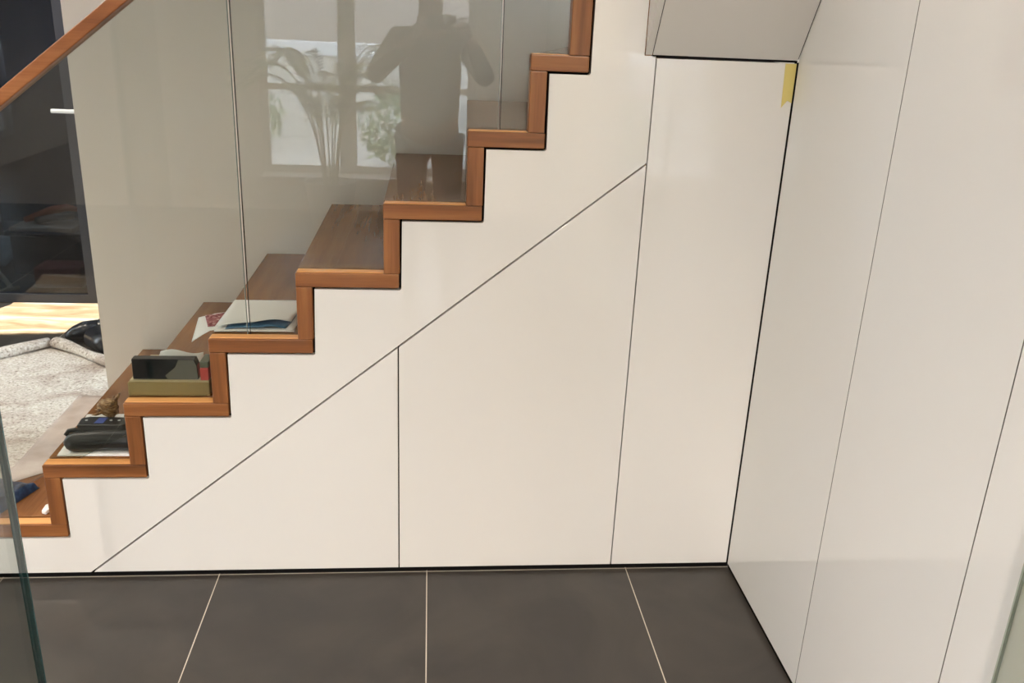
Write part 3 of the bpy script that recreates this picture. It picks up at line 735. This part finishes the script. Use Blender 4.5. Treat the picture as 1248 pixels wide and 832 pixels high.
# ------------------------------------------------------------------ potted palm inside the window
px, py = -.75, -4.55
t = thing('potted_palm', (px, py, 0), 'potted feathery palm standing inside the window, seen in the glass', 'palm')
bm = new(); lathe(bm, [(.13, .001), (.15, .02), (.19, .30), (.20, .34), (.185, .34), (.175, .31)], 32, (px, py, 0)); obj('pot', bm, M['pot'], t, smooth=False)
bm = new(); lathe(bm, [(.172, .29), (.172, .308)], 24, (px, py, 0)); obj('soil', bm, M['soil'], t)
rp_ = random.Random(11)
for k in range(15):
    th = k*2.399+.3; reach = rp_.uniform(.35, .72); hh = rp_.uniform(.75, 1.32)
    bm = new(); pts = []
    base = Vector((px+.05*math.cos(th), py+.05*math.sin(th), .305))
    n = 18
    for i in range(n):
        u = i/(n-1); rad = reach*(u**1.6)
        z = .305 + hh*math.sin(min(1, u*1.15)*PI*.62)/math.sin(PI*.5)*.80 - .15*u*u*0
        pts.append(base+Vector((rad*math.cos(th), rad*math.sin(th), z-.305)))
    for p_ in pts: p_.y = max(p_.y, -5.02)
    tube(bm, pts, [.007*(1-i/n*.8) for i in range(n)], 6, mi=0)
    for i in range(6, n):
        for q in (0, .33, .66):
            if i == n-1 and q: continue
            p = pts[i].lerp(pts[min(i+1, n-1)], q); dv = (pts[min(i+1, n-1)]-pts[i-1]).normalized()
            L_ = .20*math.sin(PI*min(1, (i-5+q)/(n-4)*.85+.12))+.03
            for sgn in (-1, 1):
                side = dv.cross(Vector((0, 0, 1))).normalized()*sgn
                tip = p + side*L_*.75 + dv*L_*.6 + Vector((0, 0, -.22*L_)); tip.y = max(tip.y, -5.04)
                mid = p.lerp(tip, .5)+Vector((0, 0, .012)); w_ = dv*.006
                a, b, c, d_ = bm.verts.new(p), bm.verts.new(mid-w_), bm.verts.new(tip), bm.verts.new(mid+w_)
                bm.faces.new((a, b, c, d_)).material_index = 1
    obj('frond', bm, [M['stem'], M['leaf']], t)

# ------------------------------------------------------------------ the photographer (seen reflected in the stair glass)
def skin(name, nodes, edges, m, parent, sub=2, root=0):
    me = bpy.data.meshes.new(name); me.from_pydata([n[0] for n in nodes], edges, []); o = bpy.data.objects.new(name, me); COL.objects.link(o)
    me.materials.append(m); md = o.modifiers.new('skin', 'SKIN'); md.use_smooth_shade = True
    lay = me.skin_vertices[0] if me.skin_vertices else None
    if lay is None:
        bpy.context.view_layer.objects.active = o; lay = me.skin_vertices[0]
    for i, nd in enumerate(nodes):
        r = nd[1]; lay.data[i].radius = r if isinstance(r, tuple) else (r, r)
    lay.data[root].use_root = True
    s = o.modifiers.new('sub', 'SUBSURF'); s.levels = sub; s.render_levels = sub
    if parent is not None:
        o.parent = parent; o.location = -Vector(parent.location)
    return o
PX, PY = .0, -2.80
per = thing('person', (PX, PY, 0), 'person in grey jumper taking the photo with a phone, reflected in glass', 'person')
def body_nodes(f=1., add=0., legs=True, arms=True, head=True):
    N = []; E_ = []
    def a(p, r, par=None):
        r = tuple(q*f+add for q in (r if isinstance(r, tuple) else (r, r)))
        N.append(((PX+p[0], PY+p[1], p[2]), r)); i = len(N)-1
        if par is not None: E_.append((par, i))
        return i
    pel = a((0, 0, .96), (.155, .11)); ab = a((0, .01, 1.10), (.145, .105), pel); ch = a((0, .01, 1.28), (.165, .115), ab); up = a((0, .0, 1.42), (.12, .09), ch)
    if head:
        nk = a((0, .02, 1.53), (.058, .06), up); hb = a((0, .045, 1.62), (.070, .082), nk); hc = a((0, .04, 1.70), (.076, .095), hb); ht = a((0, .03, 1.77), (.06, .072), hc)
    if arms:
        for s in (-1, 1):
            sh = a((s*.175, 0, 1.425), .062, up); um = a((s*.235, .04, 1.33), .052, sh); el = a((s*.300, .15, 1.235), .043, um)
            hx = .155 if s > 0 else -.045
            wr = a((hx+s*.045, .44, 1.455), .027, el)
    if legs:
        for s in (-1, 1):
            hp = a((s*.095, 0, .90), .092, pel); kn = a((s*.105, .01, .50), .060, hp); an = a((s*.11, -.02, .10), .038, kn)
    return N, E_
N, E_ = body_nodes(); body = skin('body', N, E_, M['skin'], per)
def sub_nodes(spec):
    N, E_ = [], []
    for p, r, par in spec:
        N.append(((PX+p[0], PY+p[1], p[2]), r));
        if par is not None: E_.append((par, len(N)-1))
    return N, E_
sw = [((0,0,.93), (.185,.135), None), ((0,.01,1.10), (.175,.13), 0), ((0,.01,1.28), (.19,.135), 1), ((0,0,1.42), (.14,.108), 2), ((0,.012,1.485), (.075,.072), 3)]
for s in (-1, 1):
    b = len(sw); hx = .155 if s > 0 else -.045
    sw += [((s*.18,0,1.425), .078, 3), ((s*.24,.04,1.33), .066, b), ((s*.305,.15,1.235), .056, b+1), ((hx+s*.055,.405,1.425), .038, b+2)]
N, E_ = sub_nodes(sw); skin('jumper', N, E_, M['sweater'], per)
tr = [((0,0,.985), (.165,.125), None)]
for s in (-1, 1):
    b = len(tr); tr += [((s*.098,0,.88), .108, 0), ((s*.105,.01,.50), .078, b), ((s*.11,-.02,.085), .066, b+1)]
N, E_ = sub_nodes(tr); skin('trousers', N, E_, M['trousers'], per)
for s in (-1, 1):
    N, E_ = sub_nodes([((s*.11,-.03,.055), (.045,.05), None), ((s*.115,.07,.045), (.045,.04), 0), ((s*.12,.17,.034), (.036,.028), 1)])
    skin('shoe', N, E_, M['shoe'], per)
# hair, ears, nose, eyes, mouth
bm = new(); bmesh.ops.create_uvsphere(bm, u_segments=28, v_segments=18, radius=1.)
for v in list(bm.verts):
    v.co = Vector((v.co.x*.088, v.co.y*.108, v.co.z*.098))
bmesh.ops.delete(bm, geom=[v for v in bm.verts if v.co.z < -.02+max(0, v.co.y)*.75], context='VERTS')
bmesh.ops.translate(bm, verts=bm.verts[:], vec=(PX, PY+.028, 1.735)); h_ = obj('hair', bm, M['hair'], per, smooth=True)
s = h_.modifiers.new('sol', 'SOLIDIFY'); s.thickness = .012
for s in (-1, 1):
    bm = new(); bmesh.ops.create_uvsphere(bm, u_segments=12, v_segments=8, radius=1.)
    for v in bm.verts: v.co = Vector((v.co.x*.010+PX+s*.082, v.co.y*.018+PY+.03, v.co.z*.030+1.675))
    obj('ear', bm, M['skin'], per, smooth=True)
    bm = new(); bmesh.ops.create_uvsphere(bm, u_segments=12, v_segments=8, radius=.012)
    bmesh.ops.translate(bm, verts=bm.verts[:], vec=(PX+s*.031, PY+.125, 1.685)); obj('eye', bm, M['black_gloss'], per, smooth=True)
bm = new(); tube(bm, [(PX, PY+.130, 1.695), (PX, PY+.142, 1.67), (PX, PY+.150, 1.655), (PX, PY+.135, 1.645)], [.007, .010, .014, .008], 10); obj('nose', bm, M['skin'], per, smooth=True)
bm = new(); tube(bm, [(PX-.025, PY+.118, 1.616), (PX, PY+.128, 1.614), (PX+.025, PY+.118, 1.616)], [.003, .007, .003], 8); obj('mouth', bm, mat('lips', (.35, .14, .11, 1), .5), per, smooth=True)
# hands: palm plus five fingers closing on the phone edges
CAMY, CAMZ = -2.26106, 1.54792
def hand(s, hx):
    """s=+1: hand on the +x end of the phone"""
    wx = hx+s*.045; w = Vector((wx, PY+.44, 1.455)); pz = CAMZ-.03
    palm = Vector((hx+s*.030, CAMY-.062, pz-.035)); kn = Vector((hx+s*.026, CAMY-.030, pz+.0))
    nodes = [(tuple(w), (.026, .02)), (tuple(palm), (.030, .016)), (tuple(kn), (.028, .013))]; ed = [(0, 1), (1, 2)]
    skin('palm', nodes, ed, M['skin'], per, 1)
    for f in range(4):
        z = pz+.022-.018*f; L_ = [.9, 1., .95, .78][f]
        a = Vector((hx+s*.030, CAMY-.030, z)); b = a+Vector((-s*.002, .016, .002))*L_; c = b+Vector((-s*.020, .006, 0))*L_; d_ = c+Vector((-s*.016, -.001, -.001))*L_
        b.y = min(b.y, CAMY-.0105+.009); c.y = min(c.y, CAMY-.003+.0); d_.y = min(d_.y, CAMY-.0035)
        for v in (b, c, d_): v.y -= .0
        skin('finger', [(tuple(a), .0092), (tuple(b), .0086), (tuple(c), .0078), (tuple(d_), .0064)], [(0,1),(1,2),(2,3)], M['skin'], per, 1)
    a = palm+Vector((-s*.010, .010, .008)); b = a+Vector((-s*.020, .018, .014)); c = b+Vector((-s*.018, .008, .012))
    skin('thumb', [(tuple(a), .012), (tuple(b), .0105), (tuple(c), .0085)], [(0,1),(1,2)], M['skin'], per, 1)
hand(1, .142); hand(-1, -.034)
# the phone
t = thing('phone', (.06, CAMY-.008, CAMZ-.045), 'dark phone held up in landscape before the person\'s face', 'phone')
bm = new(); bx(bm, -.018, .126, CAMY-.0125, CAMY-.0048, CAMZ-.057, CAMZ+.012); obj('body', bm, M['black_plastic'], t, bevel=.003)
bm = new(); bx(bm, -.008, .116, CAMY-.0132, CAMY-.0126, CAMZ-.053, CAMZ+.008); obj('screen', bm, M['black_gloss'], t)
bm = new(); lathe(bm, [(.005, 0), (.005, .0012)], 20)
bmesh.ops.rotate(bm, verts=bm.verts[:], cent=(0,0,0), matrix=Matrix.Rotation(-PI/2, 3, 'X')); bmesh.ops.translate(bm, verts=bm.verts[:], vec=(0, CAMY-.0047, CAMZ)); obj('lens', bm, M['black_gloss'], t)

# ------------------------------------------------------------------ light
w = bpy.data.worlds.new('world'); C.world = w; w.use_nodes = True
nt = w.node_tree; bg = nt.nodes['Background']
sky = nt.nodes.new('ShaderNodeTexSky'); sky.sky_type = 'HOSEK_WILKIE'; sky.turbidity = 4; sky.ground_albedo = .4
sky.sun_direction = Vector((-.75, -.12, .62)).normalized()
mxn = nt.nodes.new('ShaderNodeMix'); mxn.data_type = 'RGBA'; mxn.inputs[0].default_value = .75
nt.links.new(sky.outputs[0], mxn.inputs[6]); mxn.inputs[7].default_value = (.82, .89, 1., 1)
nt.links.new(mxn.outputs[2], bg.inputs['Color']); bg.inputs['Strength'].default_value = 7.4
S = bpy.data.lights.new('sun', 'SUN'); S.energy = 4.6; S.angle = .01; S.color = (1, .94, .88)
so_ = bpy.data.objects.new('sun', S); COL.objects.link(so_)
sd = Vector((1, .06, -.60)).normalized(); so_.rotation_euler = sd.to_track_quat('-Z', 'Y').to_euler(); so_.location = (-8, 0, 6)

# ------------------------------------------------------------------ camera
cam = bpy.data.cameras.new('camera'); co = bpy.data.objects.new('camera', cam); COL.objects.link(co)
f_px, pitch, yaw, roll_ = 1083.834, .346204503, .100072073, .0425292742
cam.sensor_fit = 'HORIZONTAL'; cam.sensor_width = 36; cam.lens = 36*f_px/1248; cam.clip_start = .002; cam.clip_end = 100
fw = Vector((math.sin(yaw), math.cos(yaw), 0)); rt = Vector((math.cos(yaw), -math.sin(yaw), 0)); up = Vector((0, 0, 1))
F = fw*math.cos(pitch)-up*math.sin(pitch); U = fw*math.sin(pitch)+up*math.cos(pitch)
R3 = rt*math.cos(roll_)+U*math.sin(roll_); U3 = -rt*math.sin(roll_)+U*math.cos(roll_)
mw = Matrix((R3, U3, -F)).transposed().to_4x4(); mw.translation = Vector((0, -2.26106341, 1.54792372)); co.matrix_world = mw
C.camera = co
C.view_settings.view_transform = 'Standard'; C.view_settings.look = 'None'; C.view_settings.gamma = 1; C.view_settings.use_curve_mapping = False
C.view_settings.exposure = 1.16
C.cycles.max_bounces = 12; C.cycles.diffuse_bounces = 5; C.cycles.glossy_bounces = 6; C.cycles.transparent_max_bounces = 16
C.cycles.use_denoising = True; C.cycles.caustics_reflective = False
C.cycles.sample_clamp_indirect = 6
